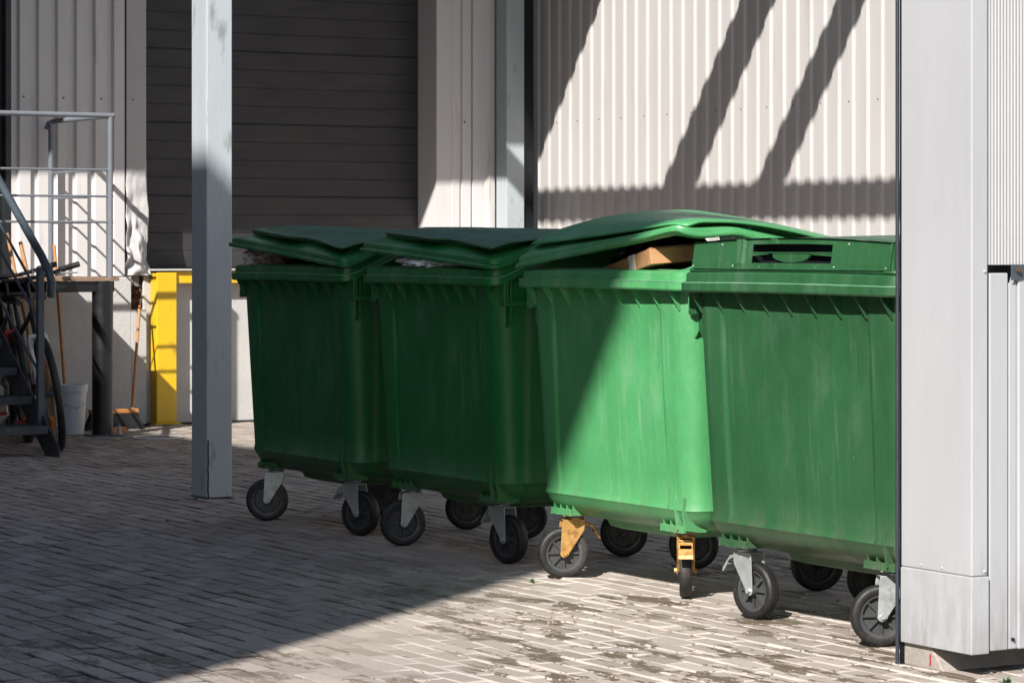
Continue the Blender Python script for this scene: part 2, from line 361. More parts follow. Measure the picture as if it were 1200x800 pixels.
part('shaft', M['post'], cp, lambda b: b.box(-.16, 0, 0, .16, 0, 5.0), bevel=.006)
part('pipe_or_gap_shade', M['black'], cp, lambda b: b.box(-.12, -.03, .17, .26, 0, 5.0), bevel=.004)  # black strip painted in for the shadowed gap between post and wall
# dock base wall
dw = thing('dock_wall', 'white concrete loading dock base wall below door and landing', 'wall', (-19.2, 8, 0))
part('concrete_face', M['concrete'], dw, lambda b: (b.box(-.5, .06, -4.0, .01, 0, 1.068), b.box(-.5, .06, .01, .13, 0, .83), b.box(-.5, .0, .13, 3.45, 0, 1.08), b.box(-.5, -.002, 3.45, 3.4, 0, 1.0)), bevel=.006)
part('broken_hole', M['rust'], dw, lambda b: b.grid(lambda u, v: (-.03 + .05 * noise.noise(Vector((u * 4, v * 6, 1))), .012 + .116 * u, .83 + .236 * v), 8, 14))
part('door_sill', M['trim_grey'], dw, lambda b: b.box(-.32, .0, .131, 3.0, 1.082, 1.11))
# canopy over the dock with its projecting beams
cn = thing('canopy', 'steel canopy roof and beams above the loading dock casting striped shadows', 'canopy', (-16.68, 8, 5))
part('roof_deck', M['roof'], cn, lambda b: b.box(-3.2, .0, -7, 3.5, 0, .12))
ZB = 5.05
def beam_x(c): return (ZB - c) / 1.28 + 16.68
for c0, c1 in ((23.87, 23.35), (22.36, 21.97)):
    x0, x1 = beam_x(c0), beam_x(c1)
    part('beam', M['slate'], cn, lambda b: b.box(x0, x1, 12.72 / .985 - ZB / .985 - 8 + .2, 3.5, .03, .07))
part('edge_beam', M['slate'], cn, lambda b: b.box(-2.6, 9.0, (12.71 - ZB) / .985 - 8, (12.93 - ZB) / .985 - 8, .03, .07))

# yellow dock frame
yf = thing('dock_frame', 'bright yellow steel frame around the loading dock edge', 'frame', (-19.2, 8.18, 0))
part('post', M['yellow'], yf, lambda b: b.box(.003, .125, 0, .158, .012, 1.10), bevel=.006)
part('lintel_beam', M['yellow'], yf, lambda b: b.box(.003, .10, .161, 2.4, 1.02, 1.108), bevel=.005)
part('top_plate', M['concrete'], yf, lambda b: b.box(-.1, .13, -.02, 2.4, 1.112, 1.124), bevel=.003)
part('foot_plate', M['yellow'], yf, lambda b: b.box(.003, .15, -.02, .18, 0, .012))

# blue-grey post
bp_ = thing('canopy_post', 'tall blue grey square steel post standing left of the bins, sunlit on top', 'post', (-13.54, 6.0, 0))
part('shaft', M['post'], bp_, lambda b: b.box(0, .19, 0, .144, .005, 4.95), bevel=.006)
part('weld_seam', M['bristle'], bp_, lambda b: b.grid(lambda u, v: (.1902 + .0015, .004 + .0075 * u + .003 * noise.noise(Vector((v * 9, 0, 0))), .0 + .30 * v), 2, 20), solid=.002)
part('base_dirt', M['bristle'], bp_, lambda b: b.box(-.004, .194, -.004, .148, 0, .006), bevel=.002)

# ------------------------------------------------------------------ right pillar and shed wall
pl = thing('clad_pillar', 'wide pale grey metal clad pillar in the right foreground', 'pillar', (-7.01, 5.5, 0))
part('upper_cladding', M['clad'], pl, lambda b: b.box(0, .34, 0, .0625, .305, 4.2), bevel=.004)
part('lower_cladding', M['clad'], pl, lambda b: b.box(.001, .343, -.003, .0655, .07, .303), bevel=.003)
part('seam', M['trim_grey'], pl, lambda b: b.box(.004, .336, .003, .06, .30, .308))
part('rivet', M['clad'], pl, lambda b: [b.lathe([(0, .004), (.004, .003), (.006, 0)], 10, T=Matrix.Translation((.3405, .05, z)) @ Matrix.Rotation(PI / 2, 4, 'Y')) for z in (.318, 1.22, 2.1)] and [b.lathe([(0, .003), (.003, .002), (.005, 0)], 10, T=Matrix.Translation((x, -.0005, .318)) @ Matrix.Rotation(PI / 2, 4, 'X')) for x in (.10, .20)])
part('footing', M['footing'], pl, lambda b: b.prism([(.0, 0), (.19, 0), (.13, .072), (.0, .072)], .012, .36), bevel=.004)
part('paint_mark', M['red'], pl, lambda b: b.grid(lambda u, v: (.128 + .006 * u + .003 * noise.noise(Vector((v * 7, 1, 0))), .0095, .012 + .035 * v), 2, 6), solid=.001)
dp = thing('pipe_or_gap_shade', 'thin dark slate pipe running down the left edge of the clad pillar', 'pipe', (-7.028, 5.50, 0))
part('pipe', M['slate_dark'], dp, lambda b: b.tube([(0, 0, .0), (0, 0, 4.2)], .0062, 12), smooth=40)
part('gasket', M['black'], dp, lambda b: b.box(.004, .017, .006, .05, .0, 4.2))
sw = thing('shed_wall', 'finely ribbed white metal shed wall at the right edge behind the pillar', 'wall', (-6.67, 5.57, 0))
b = MB(); corr(b, (-.012, .0, 0), (-.012, 1.6, 0), 1.24, 4.2, .0125, .0035, (1, 0, 0), ((0, 0), (.3, 0), (.5, 1), (.8, 1), (1, 0))); b.build('ribbed_sheet', M['microrib'], sw)
part('lower_trim', M['clad'], sw, lambda b: b.box(-.05, -.008, .006, .078, .075, 1.215), bevel=.004)
part('lower_panel', M['clad'], sw, lambda b: (b.box(-.05, -.012, .084, .115, .075, 1.185), b.box(-.05, -.004, .116, 1.6, .075, 1.205)), bevel=.004)
part('dark_gap', M['black'], sw, lambda b: b.box(-.30, -.052, .0, 1.6, .09, 4.2))
part('bracket', M['slate'], sw, lambda b: b.prism([(.084, 1.238), (.25, 1.238), (.2, 1.222), (.125, 1.193), (.084, 1.193)], -.003, .0, T=Matrix(((0, 1, 0, 0), (1, 0, 0, 0), (0, 0, 1, 0), (0, 0, 0, 1)))), bevel=.001)
part('bolt', M['rust'], sw, lambda b: b.lathe([(0, .012), (.007, .011), (.008, 0)], 8, T=Matrix.Translation((0, .108, 1.222)) @ Matrix.Rotation(PI / 2, 4, 'Y')))
part('panel_bolt', M['black'], sw, lambda b: b.lathe([(0, .008), (.005, .007), (.006, 0)], 8, T=Matrix.Translation((-.012, .098, .105)) @ Matrix.Rotation(PI / 2, 4, 'Y')))
ks = MB(); ks.box(-6.6, -6.45, 5.55, 9, -.01, .006); tag(ks.build('kerb', M['footing'], bevel=.004), kind='structure')

# ------------------------------------------------------------------ wheelie bins
RW = .58; DEP = .80
def raise_(v): return .092 * sm(v, .015, .30)
def rr(w, v0, v1, r, nc=6, ns=14, nf=None):
    pts = []
    def seg(p, q, n):
        for i in range(n): t = i / n; pts.append((p[0] + (q[0] - p[0]) * t, p[1] + (q[1] - p[1]) * t))
    def arc(cx, cy, a0, n):
        for i in range(n): a = a0 + (PI / 2) * i / n; pts.append((cx + r * math.cos(a), cy + r * math.sin(a)))
    seg((-w + r, v0), (w - r, v0), nf or ns); arc(w - r, v0 + r, -PI / 2, nc)
    seg((w, v0 + r), (w, v1 - r), ns); arc(w - r, v1 - r, 0, nc)
    seg((w - r, v1), (-w + r, v1), ns); arc(-w + r, v1 - r, PI / 2, nc)
    seg((-w, v1 - r), (-w, v0 + r), ns); arc(-w + r, v0 + r, PI, nc)
    return pts
def castor(parent, x, y, ang, metal, brake=True):
    global XS
    c = MB(); x = x * XS; keep = XS; XS = 1.0
    T0 = .045; za = -.135
    for s_ in (-1, 1):
        n = 8; poly = [(-.036, -.006), (.052, -.006), (.056, -.03)]
        for i in range(n + 1):
            a = R(20) - R(200) * i / n; poly.append((T0 + .017 * math.cos(a), za + .017 * math.sin(a)))
        poly.append((-.032, -.045)); c.prism(poly, s_ * .031 - .002, s_ * .031 + .002)
        c.prism([(-.036, -.006), (-.033, -.045), (.026, -.138), (.029, -.136), (-.029, -.043), (-.031, -.006)], min(s_ * .022, s_ * .029), max(s_ * .022, s_ * .029))
    c.box(-.036, .052, -.033, .033, -.008, -.003); c.lathe([(0, -.003), (.034, -.003), (.036, .004), (.03, .010), (0, .010)], 20)
    c.box(-.052, .052, -.045, .045, .010, .014)
    o = c.build('castor', metal, parent, bevel=.0012, loc=(x, y, .235)); o.rotation_euler = (0, 0, ang)
    w = Matrix.Translation((T0, 0, za))
    part('tyre', M['rubber'], o, lambda b: b.lathe([(.074, -.021), (.086, -.0235), (.095, -.021), (.0995, -.012), (.1, 0), (.0995, .012), (.095, .021), (.086, .0235), (.074, .021), (.072, 0)], 48, 'Y', True, T=w), smooth=50)
    def hub(b):
        b.lathe([(.0745, -.017), (.0745, .017), (.062, .015), (.058, .003), (.058, -.003), (.062, -.015)], 40, 'Y', True, T=w)
        b.lathe([(0, -.024), (.018, -.024), (.020, -.018), (.020, .018), (.018, .024), (0, .024)], 20, 'Y', T=w)
        b.lathe([(0, -.002), (.064, -.002), (.064, .002), (0, .002)], 32, 'Y', T=w)
        for k in range(8): b.box(.016, .062, -.013, .013, -.0035, .0035, T=w @ Matrix.Rotation(k * PI / 4, 4, 'Y'))
    part('wheel_rim', M['hub'], o, hub, smooth=40)
    for q in (-1, 1): part('axle_bolt', metal, o, lambda b: b.lathe([(0, q * .043), (.009, q * .043), (.010, q * .033), (0, q * .033)], 6, 'Y', T=w))
    if brake:
        part('brake_pedal', metal, o, lambda b: (b.prism([(-.030, -.016), (-.060, -.020), (-.082, -.046), (-.078, -.050), (-.056, -.028), (-.030, -.026)], -.026, -.021), b.prism([(-.030, -.016), (-.060, -.020), (-.082, -.046), (-.078, -.050), (-.056, -.028), (-.030, -.026)], .021, .026),
             b.prism([(-.076, -.042), (-.094, -.064), (-.098, -.078), (-.092, -.078), (-.072, -.052)], -.028, .028), b.box(-.062, -.052, -.026, .026, -.032, -.022), b.box(-.04, -.03, -.026, .026, -.028, -.014)), bevel=.0015)
    part('swivel_ring', M['blue'], o, lambda b: b.lathe([(.0, .0045), (.038, .0045), (.038, .0095), (0, .0095)], 20))
    XS = keep
    return o
def make_bin(cx, b0, yaw, G, label, lift, style, cast, seed, sx=1.0):
    global XS
    XS = sx
    t = thing('waste_container', label, 'waste bin', (cx, b0, 0), R(yaw), 'large green wheeled bins in a row')
    # --- body
    rings = []
    zs = [.245, .25, .262, .285, .31, .325, .335, .36, .45, .6, .75, .9, .98, 1.04, 1.09, 1.135, 1.15]
    for z in zs:
        h = (max(z, .30) - .30) / .85
        w = .527 + .022 * h; f = .098 - .044 * h; bk = .700 + .040 * h; r = .075
        ins = {.245: .11, .25: .085, .262: .055, .285: .022, .31: .006, .325: .001}.get(z, 0)
        if z == .335: ins = -.006
        pts = rr(w - ins, f + ins, bk - ins, max(.03, r - ins * .3), 6, 28, 130)
        ring = []
        for (u, v) in pts:
            v2, u2 = v, u
            if v < f + ins + .001 and z > .30:       # front panel: chamfered side fields, recessed centre
                k = 1 - sm(abs(u), .376, .386); v2 += .011 * k * sm(z, .33, .37) * (1 - sm(z, 1.02, 1.08))
                v2 += .004 * math.sin(u * 3.1 + seed) * sm(z, .4, .7)
                v2 -= .006 * (1 - (u / .5) ** 2) * math.sin(min(1, h) * PI)
            if abs(u) > w - ins - .001 and z > .30:
                k = 1 - sm(abs(v - .4), .19, .21); u2 -= math.copysign(.008 * k, u)
            zt = z + raise_(v) * sm(z, .85, 1.12)
            ring.append((u2, v2, zt))
        rings.append(ring)
    b = MB(); b.loft(rings, cap0=True); b.build('body', G, t, smooth=38, solid=.006)
    # --- rim
    prof = [(-.085, 1.10), (-.078, 1.192), (-.070, 1.200), (-.020, 1.201), (-.016, 1.198), (-.014, 1.171), (-.002, 1.168), (0, 1.166), (0, 1.140), (-.004, 1.134), (-.012, 1.133), (-.014, 1.141), (-.050, 1.150)]
    rings = []
    for (o, z) in prof:
        pts = rr(RW + o, 0 - o, DEP + o, max(.02, .065 + o * .6), 6, 28)
        rings.append([(u, v - .012 * (1 - (u / RW) ** 2) * (1 if v < .1 else 0), z + raise_(v) + .004 * (1 - (u / RW) ** 2) * (1 if v < .1 else 0)) for u, v in pts])
    b = MB(); b.loft(rings); b.build('rim', G, t, smooth=28)
    b = MB(); rings = []
    for (o, z) in ((-.004, 1.1690), (.0008, 1.1686), (.0012, 1.1655), (.0004, 1.1645)):
        pts = rr(RW + o, 0 - o, DEP + o, max(.02, .065 + o * .6), 6, 28)
        rings.append([(u, v - .012 * (1 - (u / RW) ** 2) * (1 if v < .1 else 0), z + .0006 * noise.noise(Vector((u * 20, v * 20, seed))) + raise_(v) + .004 * (1 - (u / RW) ** 2) * (1 if v < .1 else 0)) for u, v in pts])
    b.loft(rings); b.build('rim_edge_highlight', GE, t)
    # --- gussets under the front rim
    for k in range(9):
        u = -.50 + k * .125
        b = MB(); T = Matrix(((0, 1, 0, u), (1, 0, 0, 0), (0, 0, 1, 0), (0, 0, 0, 1)))
        b.prism([(.006, 1.140), (.034, 1.150), (.074, 1.085), (.072, 1.058), (.056, 1.062)], -.0022, .0022, T=T); b.build('gusset', G, t)
    # --- side handles (lifting loops)
    for s_ in (-1, 1):
        def hd(b):
            x0, x1 = sorted((s_ * (RW - .035), s_ * (RW + .004)))
            for v in (.075, .20, .60, .725): b.box(x0, x1, v - .011, v + .011, 1.055, 1.15 + raise_(v))
            xa, xb = sorted((s_ * (RW - .012), s_ * (RW + .006)))
            b.box(xa, xb, .064, .736, 1.052, 1.072)
            b.box(sorted((s_ * .53, s_ * RW))[0], sorted((s_ * .53, s_ * RW))[1], .20, .60, 1.12, 1.14)
        part('side_handle', G, t, hd, bevel=.004)
        part('corner_bracket', G, t, lambda b: b.prism([(s_ * .53, 1.15), (s_ * (RW - .004), 1.15), (s_ * (RW - .008), 1.0), (s_ * .545, .965), (s_ * .53, .965)], .098, .106) , bevel=.002)
    # --- castor mounts with fins
    piv = [(-.385, .165), (.385, .165), (-.385, .70 - .02 + .06), (.385, .70 - .02 + .06)]
    piv = [(-.385, .165), (.385, .165), (-.41, .69), (.41, .69)]
    for (x, y) in piv:
        def mt(b):
            b.box(x - .075, x + .075, y - .06, y + .055, .250, .262)
            b.box(x - .075, x + .075, y - .064, y - .058, .25, .276)
            for q in range(4):
                xx = x - .07 + q * .046
                T = Matrix(((0, 1, 0, xx), (1, 0, 0, 0), (0, 0, 1, 0), (0, 0, 0, 1)))
                hh = .292 if q % 2 else .306
                if y < .3: b.prism([(y - .068, .25), (y + .04, .25), (y + .04, .29), (y - .045, hh), (y - .052, hh), (y - .052, .275)], -.003, .003, T=T)
            if y < .3:
                for xx in ((.432, .482) if x > 0 else ()):
                    T = Matrix(((0, 1, 0, xx), (1, 0, 0, 0), (0, 0, 1, 0), (0, 0, 0, 1)))
                    b.prism([(.092, .262), (.16, .252), (.19, .252), (.19, .38), (.086, .385), (.082, .34)], -.0035, .0035, T=T)
        part('castor_mount', G, t, mt, bevel=.0015)
    part('underside_tub', G, t, lambda b: b.loft([[(u, v, z) for u, v in rr(w_, v0, v1, .06)] for (w_, v0, v1, z) in ((.24, .26, .56, .205), (.27, .23, .59, .215), (.29, .21, .61, .26))], cap0=True, cap1=True), smooth=40)
    for i, (x, y) in enumerate(piv):
        castor(t, x, y, R(cast[i]) - R(yaw), M['black'] if i > 1 else M['gold'] if style == 'bent' else M['zinc'], i in {'bent': (0, 1), 'flap': (1,), 'panel': (0,)}[style])
    # --- lid
    GP = {'flap': GD}.get(style, G)
    fl, fr, bl, br = lift
    def warp(u, v, z, ex=None, bow=0, cn=None):
        fl, fr, bl, br = cn or lift
        uu = (u + RW) / (2 * RW); vv = max(0, min(1, v / DEP)); fwt = (1 - vv) ** (ex or (2.0 if style == 'bent' else 1.1))
        L_ = fwt * (fl + (fr - fl) * uu) + (1 - fwt) * (bl + (br - bl) * uu)
        if style == 'bent' and not cn:
            kk = max(0, min(1, (z - 1.23) / .05)); f2 = (1 - vv) ** 1.2
            L2 = f2 * (.100 * uu) + (1 - f2) * (.09 + (-.055 - .09) * uu) + .034 * math.sin(PI * vv) + .004; L_ = L_ + (L2 - L_) * kk
        L_ += .0015 * math.sin(u * 5 + seed) * (fwt) * (1 if fl + fr > .02 else .2)
        k = max(0, min(1, (z - 1.222) / .07)); slow = .058 * max(0, v) / DEP
        return (u, v, z + raise_(v) * (1 - k) + slow * k + L_ + bow * math.sin(PI * vv))
    if style != 'panel':
        prof = [(-.02, 1.203), (.006, 1.203), (.010, 1.208), (.010, 1.216), (.004, 1.221), (-.003, 1.222), (-.006, 1.240), (-.012, 1.246), (-.045, 1.256), (-.075, 1.264), (-.085, 1.268), (-.088, 1.292)]
        rings = [[warp(u, v, z) for u, v in rr(RW + o, -o, DEP + o, max(.02, .05 + o * .6), 6, 28)] for o, z in prof]
        base = rr(RW - .088, .088, DEP - .088, .02, 6, 28)
        for s2, dz in ((.8, .003), (.5, .004), (.15, .004)):
            rings.append([warp(u * s2, .4 + (v - .4) * s2, 1.292 + dz) for u, v in base])
        b = MB(); b.loft(rings, cap1=True); lid = b.build('lid', G, t, smooth=35)
        kb = [-.47, -.40, -.32, -.24, -.15, -.06, -.015, .03, .065, .10, .15, .20, .30, .40, .50, .565]
        knots = [a + (c - a) * q / 3 for a, c in zip(kb, kb[1:]) for q in range(3)] + [kb[-1]]
        def plate(u, v):
            uu = knots[round(u * (len(knots) - 1))]
            w = [(-.47, .075), (-.32, .055), (-.06, .020), (.03, .020), (.10, .062), (.20, .062), (.50, .012), (.565, .012)]
            if style == 'bent': w = [(-.53, .05), (-.45, .03), (.50, .02), (.57, .05)]; uu = -.53 + 1.095 * u
            for i in range(len(w) - 1):
                if uu <= w[i + 1][0] + 1e-6: break
            k = (uu - w[i][0]) / (w[i + 1][0] - w[i][0]); vf = w[i][1] + (w[i + 1][1] - w[i][1]) * k
            vv = vf + (DEP - .01 - vf) * v
            if style == 'bent': return warp(uu, vv, 1.296 + .016 * math.sin(PI * u) ** .6 * sm(v, 0, .2) - .014 * (1 - sm(v, 0, .09)) - .012 * sm(abs(uu), .5, .57), 1.2, .034, (0, .100, .09, -.055))
            dome = .012 * math.sin(PI * min(1, v * .9 + .1)) - .012 * (1 - sm(v, 0, .12)) - (.004 * sm(abs(uu), .2, .56))
            rib = .007 * (sm(v, .2, .25) - sm(v, .75, .8)) * (1 if (.08 < (u * 4) % 1 < .5) else 0)
            return warp(uu, vv, 1.299 + dome + rib + .001 * noise.noise(Vector((uu * 4, v * 4, seed))))
        b = MB(); b.grid(plate, len(knots) - 1, 30); b.build('lid_panel', GP, lid, solid=.008, smooth=14, bevel=0)
    else:
        prof = [(-.06, 1.204), (-.030, 1.204), (-.026, 1.209), (-.027, 1.216), (-.050, 1.219)]
        rings = [[(u, v, z + raise_(v) * .3 + .004 * (1 - (u / RW) ** 2)) for u, v in rr(RW + o, -o, DEP + o, .04, 6, 28)] for o, z in prof]
        def ring2(o, z, dz=0): return [(u, v, max(z, 1.24) + dz + .018 * (1 - (u / RW) ** 2) + raise_(v) * .25) if z > 1.25 else (u, v, z + raise_(v) * (0 if z > 1.25 else 1)) for u, v in rr(RW - .045 + o, .034 - o, DEP - .02 + o, .012, 6, 28)]
        b = MB(); b.loft(rings); 
        # shell sides (front is a separate pierced panel) + domed top
        sh = [[(u, v + .002, 1.219 + raise_(v) * .3) for u, v in rr(RW - .058, .036, DEP - .02, .012, 6, 28)],
              [(u, v + .002, 1.300 + .020 * (1 - (u / RW) ** 2) + .010 * sm(v, .05, .6)) for u, v in rr(RW - .060, .038, DEP - .022, .012, 6, 28)]]
        n = len(sh[0]); vs2 = sh[0] + sh[1]
        b.add(vs2, [(i, (i + 1) % n, n + (i + 1) % n, n + i) for i in range(n) if not (sh[0][i][1] < .04 and sh[0][(i + 1) % n][1] < .04)])
        def top(u, v):
            uu = -(RW - .060) + 2 * (RW - .060) * u; vv = .036 + (DEP - .06) * v
            return (uu, vv, 1.300 + .020 * (1 - (uu / RW) ** 2) + .010 * sm(vv, .05, .6) + .004)
        b.grid(top, 24, 14)
        lid = b.build('lid', G, t, smooth=35)
        # pierced front panel with grip slot
        us = [-.521, -.50, -.40, -.28, -.27, -.235, -.225, -.19, -.10, -.085, -.06, -.05, .0, .05, .10, .15, .2, .23, .24, .30, .40, .50, .521]
        zsn = [1.219, 1.236, 1.246, 1.256, 1.266, 1.276, 1.286, 1.303]
        b = MB(); nU = len(us); Z = lambda u, j: zsn[j] + (.020 * (1 - (u / RW) ** 2) * (j / 7) ** 1.0)
        ridge = lambda u: -.008 if (-.275 < u < -.23) else (-.006 if (-.09 < u < -.055) else 0)
        vs2 = [(u, .034 + .012 * (j / 7) + ridge(u) * (1 if j else .3), Z(u, j)) for j in range(8) for u in us]
        fs2 = []
        for j in range(7):
            for i in range(nU - 1):
                um = (us[i] + us[i + 1]) / 2
                if -.20 < um < .235 and 1 <= j <= 5: continue
                fs2.append((j * nU + i, j * nU + i + 1, (j + 1) * nU + i + 1, (j + 1) * nU + i))
        b.add(vs2, fs2); b.build('front_panel', G, lid, solid=.004)
        part('grip_recess', M['dark'], lid, lambda b: (b.box(-.20, .24, .10, .104, 1.232, 1.30), b.box(-.2, .24, .05, .10, 1.232, 1.2345), b.box(-.2, .24, .05, .10, 1.298, 1.3005), b.box(-.203, -.2, .05, .10, 1.232, 1.30), b.box(.24, .243, .05, .10, 1.232, 1.3)))
        def grip(b):
            b.box(-.19, .232, .034, .044, 1.272, 1.276)
            n = 12; poly = []
            for i in range(n + 1): a = PI * i / n; poly.append((-.06 + .08 + .095 * math.cos(PI - a), 1.262 - .020 * math.sin(a)))
            b.prism([(p[0], p[1]) for p in poly] + [(.115, 1.270), (-.075, 1.270)], .036, .046)
            b.prism([(-.19, 1.262), (-.10, 1.268), (-.10, 1.272), (-.19, 1.270)], .036, .044); b.prism([(.12, 1.268), (.232, 1.262), (.232, 1.270), (.12, 1.272)], .036, .044)
        part('grip', G, lid, grip)
        part('lid_bolt', M['zinc'], lid, lambda b: [b.lathe([(0, -.003), (.003, -.003), (.0045, 0)], 8, 'Y', T=Matrix.Translation((u, .034 + (.0 if z < 1.26 else .009), z))) for u, z in ((-.515, 1.226), (-.29, 1.228), (.245, 1.227), (.50, 1.225), (-.36, 1.30), (.31, 1.302))])
        part('lid_handle', G, lid, lambda b: b.box(-.5, .5, .022, .036, 1.217, 1.222), bevel=.001)
    XS = 1.0
    return t
A_L, A_R, A_T = -120, 60, -30
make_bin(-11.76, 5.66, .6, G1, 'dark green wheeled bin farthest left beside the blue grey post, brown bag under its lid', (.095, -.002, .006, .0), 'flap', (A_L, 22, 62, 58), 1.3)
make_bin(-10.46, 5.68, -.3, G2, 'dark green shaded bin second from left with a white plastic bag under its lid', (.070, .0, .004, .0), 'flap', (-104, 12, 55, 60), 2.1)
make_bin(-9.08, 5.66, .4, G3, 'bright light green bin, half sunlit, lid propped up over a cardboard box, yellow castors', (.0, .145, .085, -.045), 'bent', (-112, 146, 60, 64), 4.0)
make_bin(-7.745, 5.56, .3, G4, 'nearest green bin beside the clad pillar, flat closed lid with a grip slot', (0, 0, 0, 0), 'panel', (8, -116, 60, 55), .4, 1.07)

# ------------------------------------------------------------------ rubbish showing under the lids
def blob(name, label, cat, loc, size, m, seed, amp=.35, sub=4):
    bm = bmesh.new(); bmesh.ops.create_icosphere(bm, subdivisions=sub, radius=1)
    for v in bm.verts:
        p = v.co.copy(); q = p * 1.7 + Vector((seed, seed * 2, 0))
        n = abs(noise.noise(q * 1.3)) * 1.2 + abs(noise.noise(q * 3.1)) * .7 + abs(noise.noise(q * 7)) * .35
        v.co = p * (1 + amp * (n - .6)); v.co = Vector((v.co.x * size[0], v.co.y * size[1], v.co.z * size[2]))
    me = bpy.data.meshes.new(name); bm.to_mesh(me); bm.free(); me.materials.append(m)
    o = bpy.data.objects.new(name, me); C.objects.link(o); o.location = loc; return tag(o, label, cat)
blob('bag_or_shade_fill', 'crumpled brown and white plastic bag bulging from the left corner of the farthest bin', 'rubbish bag', (-12.17, 5.78, 1.235), (.12, .10, .085), M['bagdark'], 1.0, .7)
blob('bag_or_shade_fill', 'small pale plastic scrap poking out at the right of the farthest bin', 'rubbish bag', (-11.50, 5.79, 1.20), (.07, .06, .05), M['bag'], 3.0, .6)
blob('bag_or_shade_fill', 'white crumpled plastic bag under the lid of the second bin', 'rubbish bag', (-10.52, 5.775, 1.232), (.23, .085, .06), M['bag'], 6.0, .45, 5)
blob('bag_or_shade_fill', 'small translucent plastic bag behind the cardboard box in the bright bin', 'rubbish bag', (-8.62, 6.02, 1.30), (.10, .08, .055), M['bag'], 9.0, .6)
blob('bag_or_shade_fill', 'added black shape standing in for the shade inside the bright green bin', 'rubbish bag', (-9.36, 6.18, 1.20), (.30, .17, .185), M['dark'], 12.0, .25)  # added filler, keeps the opening under the propped lid dark
cb = thing('cardboard_box', 'brown cardboard box with white tape sticking out of the bright green bin', 'box', (-8.89, 5.815, 1.172), R(-14))
cb.rotation_euler = (R(4), R(-9), R(-10))
part('carton', M['card'], cb, lambda b: b.box(-.24, .22, -.10, .25, .03, .088), bevel=.003)
part('packing_tape', M['tape'], cb, lambda b: (b.box(.02, .075, -.102, .252, .0882, .0896), b.box(.02, .075, -.1025, -.1005, .03, .0896)))
part('flap', M['card'], cb, lambda b: b.box(.10, .21, -.09, .24, .0905, .0935))
# ------------------------------------------------------------------ landing, stair and railing
ld = thing('landing', 'raised steel landing with brown edge on a thick black round column', 'landing', (-18.1, 7.42, 0))
part('deck', M['rustedge'], ld, lambda b: b.box(-1.03, .02, -3.5, .06, 1.055, 1.08), bevel=.003)
part('edge_beam', M['black'], ld, lambda b: (b.box(-.06, .0, -3.5, .03, .98, 1.053), b.box(-.06, .0, -.9, -.46, .93, 1.05)), bevel=.003)
part('column', M['black'], ld, lambda b: b.lathe([(.0, .0), (.072, 0), (.072, 1.05), (0, 1.05)], 28, T=Matrix.Translation((-.04, -.04, 0))), smooth=50)
part('base_plate', M['slate'], ld, lambda b: b.box(-.13, .06, -.14, .08, 0, .012))
part('anchor_bolt', M['trim_grey'], ld, lambda b: b.lathe([(.022, .012), (.016, .03), (.008, .07), (.0, .075)], 10, T=Matrix.Translation((.05, .045, 0))))
rl = thing('landing_railing', 'pale grey tubular railing around the raised landing', 'railing', (-18.1, 7.42, 1.08))
part('top_rail', M['railing'], rl, lambda b: b.tube([(0, -3.4, 1.10), (0, .02, 1.10)], .018, 10), smooth=40)
part('return_rail', M['railing'], rl, lambda b: b.tube([(0, .02, 1.10), (-.95, -.02, 1.10), (-1.0, -.06, 1.08), (-1.01, -.07, 1.04)], .02, 10), smooth=40)
for (x, y) in ((0, 0), (-.98, -.05), (0, -1.6)): part('post', M['railing'], rl, lambda b: b.tube([(x, y, 0), (x, y, 1.09)], .019, 10), smooth=40)
for z in (.73, .55, .375):
    part('mid_rail', M['railing'], rl, lambda b: b.tube([(0, -3.4, z), (0, .02, z)], .008, 8), smooth=40)
    part('side_rail', M['railing'], rl, lambda b: b.tube([(-.4, .0, z), (-.97, -.04, z)], .008, 8), smooth=40)
st = thing('metal_stair', 'dark steel stair with open treads rising to the landing at the left edge', 'stair', (-16.4, 6.39, 0))
sl = 1.08 / 1.70
def stringer(y):
    return lambda b: b.prism([(0, 0), (-.22, 0), (-1.75, .98), (-1.70, 1.12), (-1.55, 1.12), (0, .06)], y - .005, y + .005)
part('stringer', M['stair'], st, stringer(0), bevel=.002); part('stringer', M['stair'], st, stringer(-.95), bevel=.002)
for k in range(6):
    z = .185 + k * .17; x = -z / sl - .02
    part('tread', M['stair'], st, lambda b: b.box(x - .12, x + .15, -.94, -.008, z - .05, z), bevel=.003)
part('hand_post', M['slate'], st, lambda b: b.box(-.32, -.275, -.03, .01, .13, 1.16), bevel=.003)
part('handrail', M['slate'], st, lambda b: b.tube([(-.14, 0, .98), (-.12, 0, 1.06), (-.17, 0, 1.13), (-.30, 0, 1.23), (-1.75, 0, 2.16)], .026, 10), smooth=40)
for q in (.62, .30): part('diagonal_bar', M['slate'], st, lambda b: b.tube([(-.30, -.01, .20 + q), (-1.75, -.01, 1.11 + q)], .009, 8), smooth=40)
part('diagonal_bar', M['slate'], st, lambda b: b.tube([(-.30, -.01, .98), (-1.75, -.01, 1.90)], .009, 8), smooth=40)

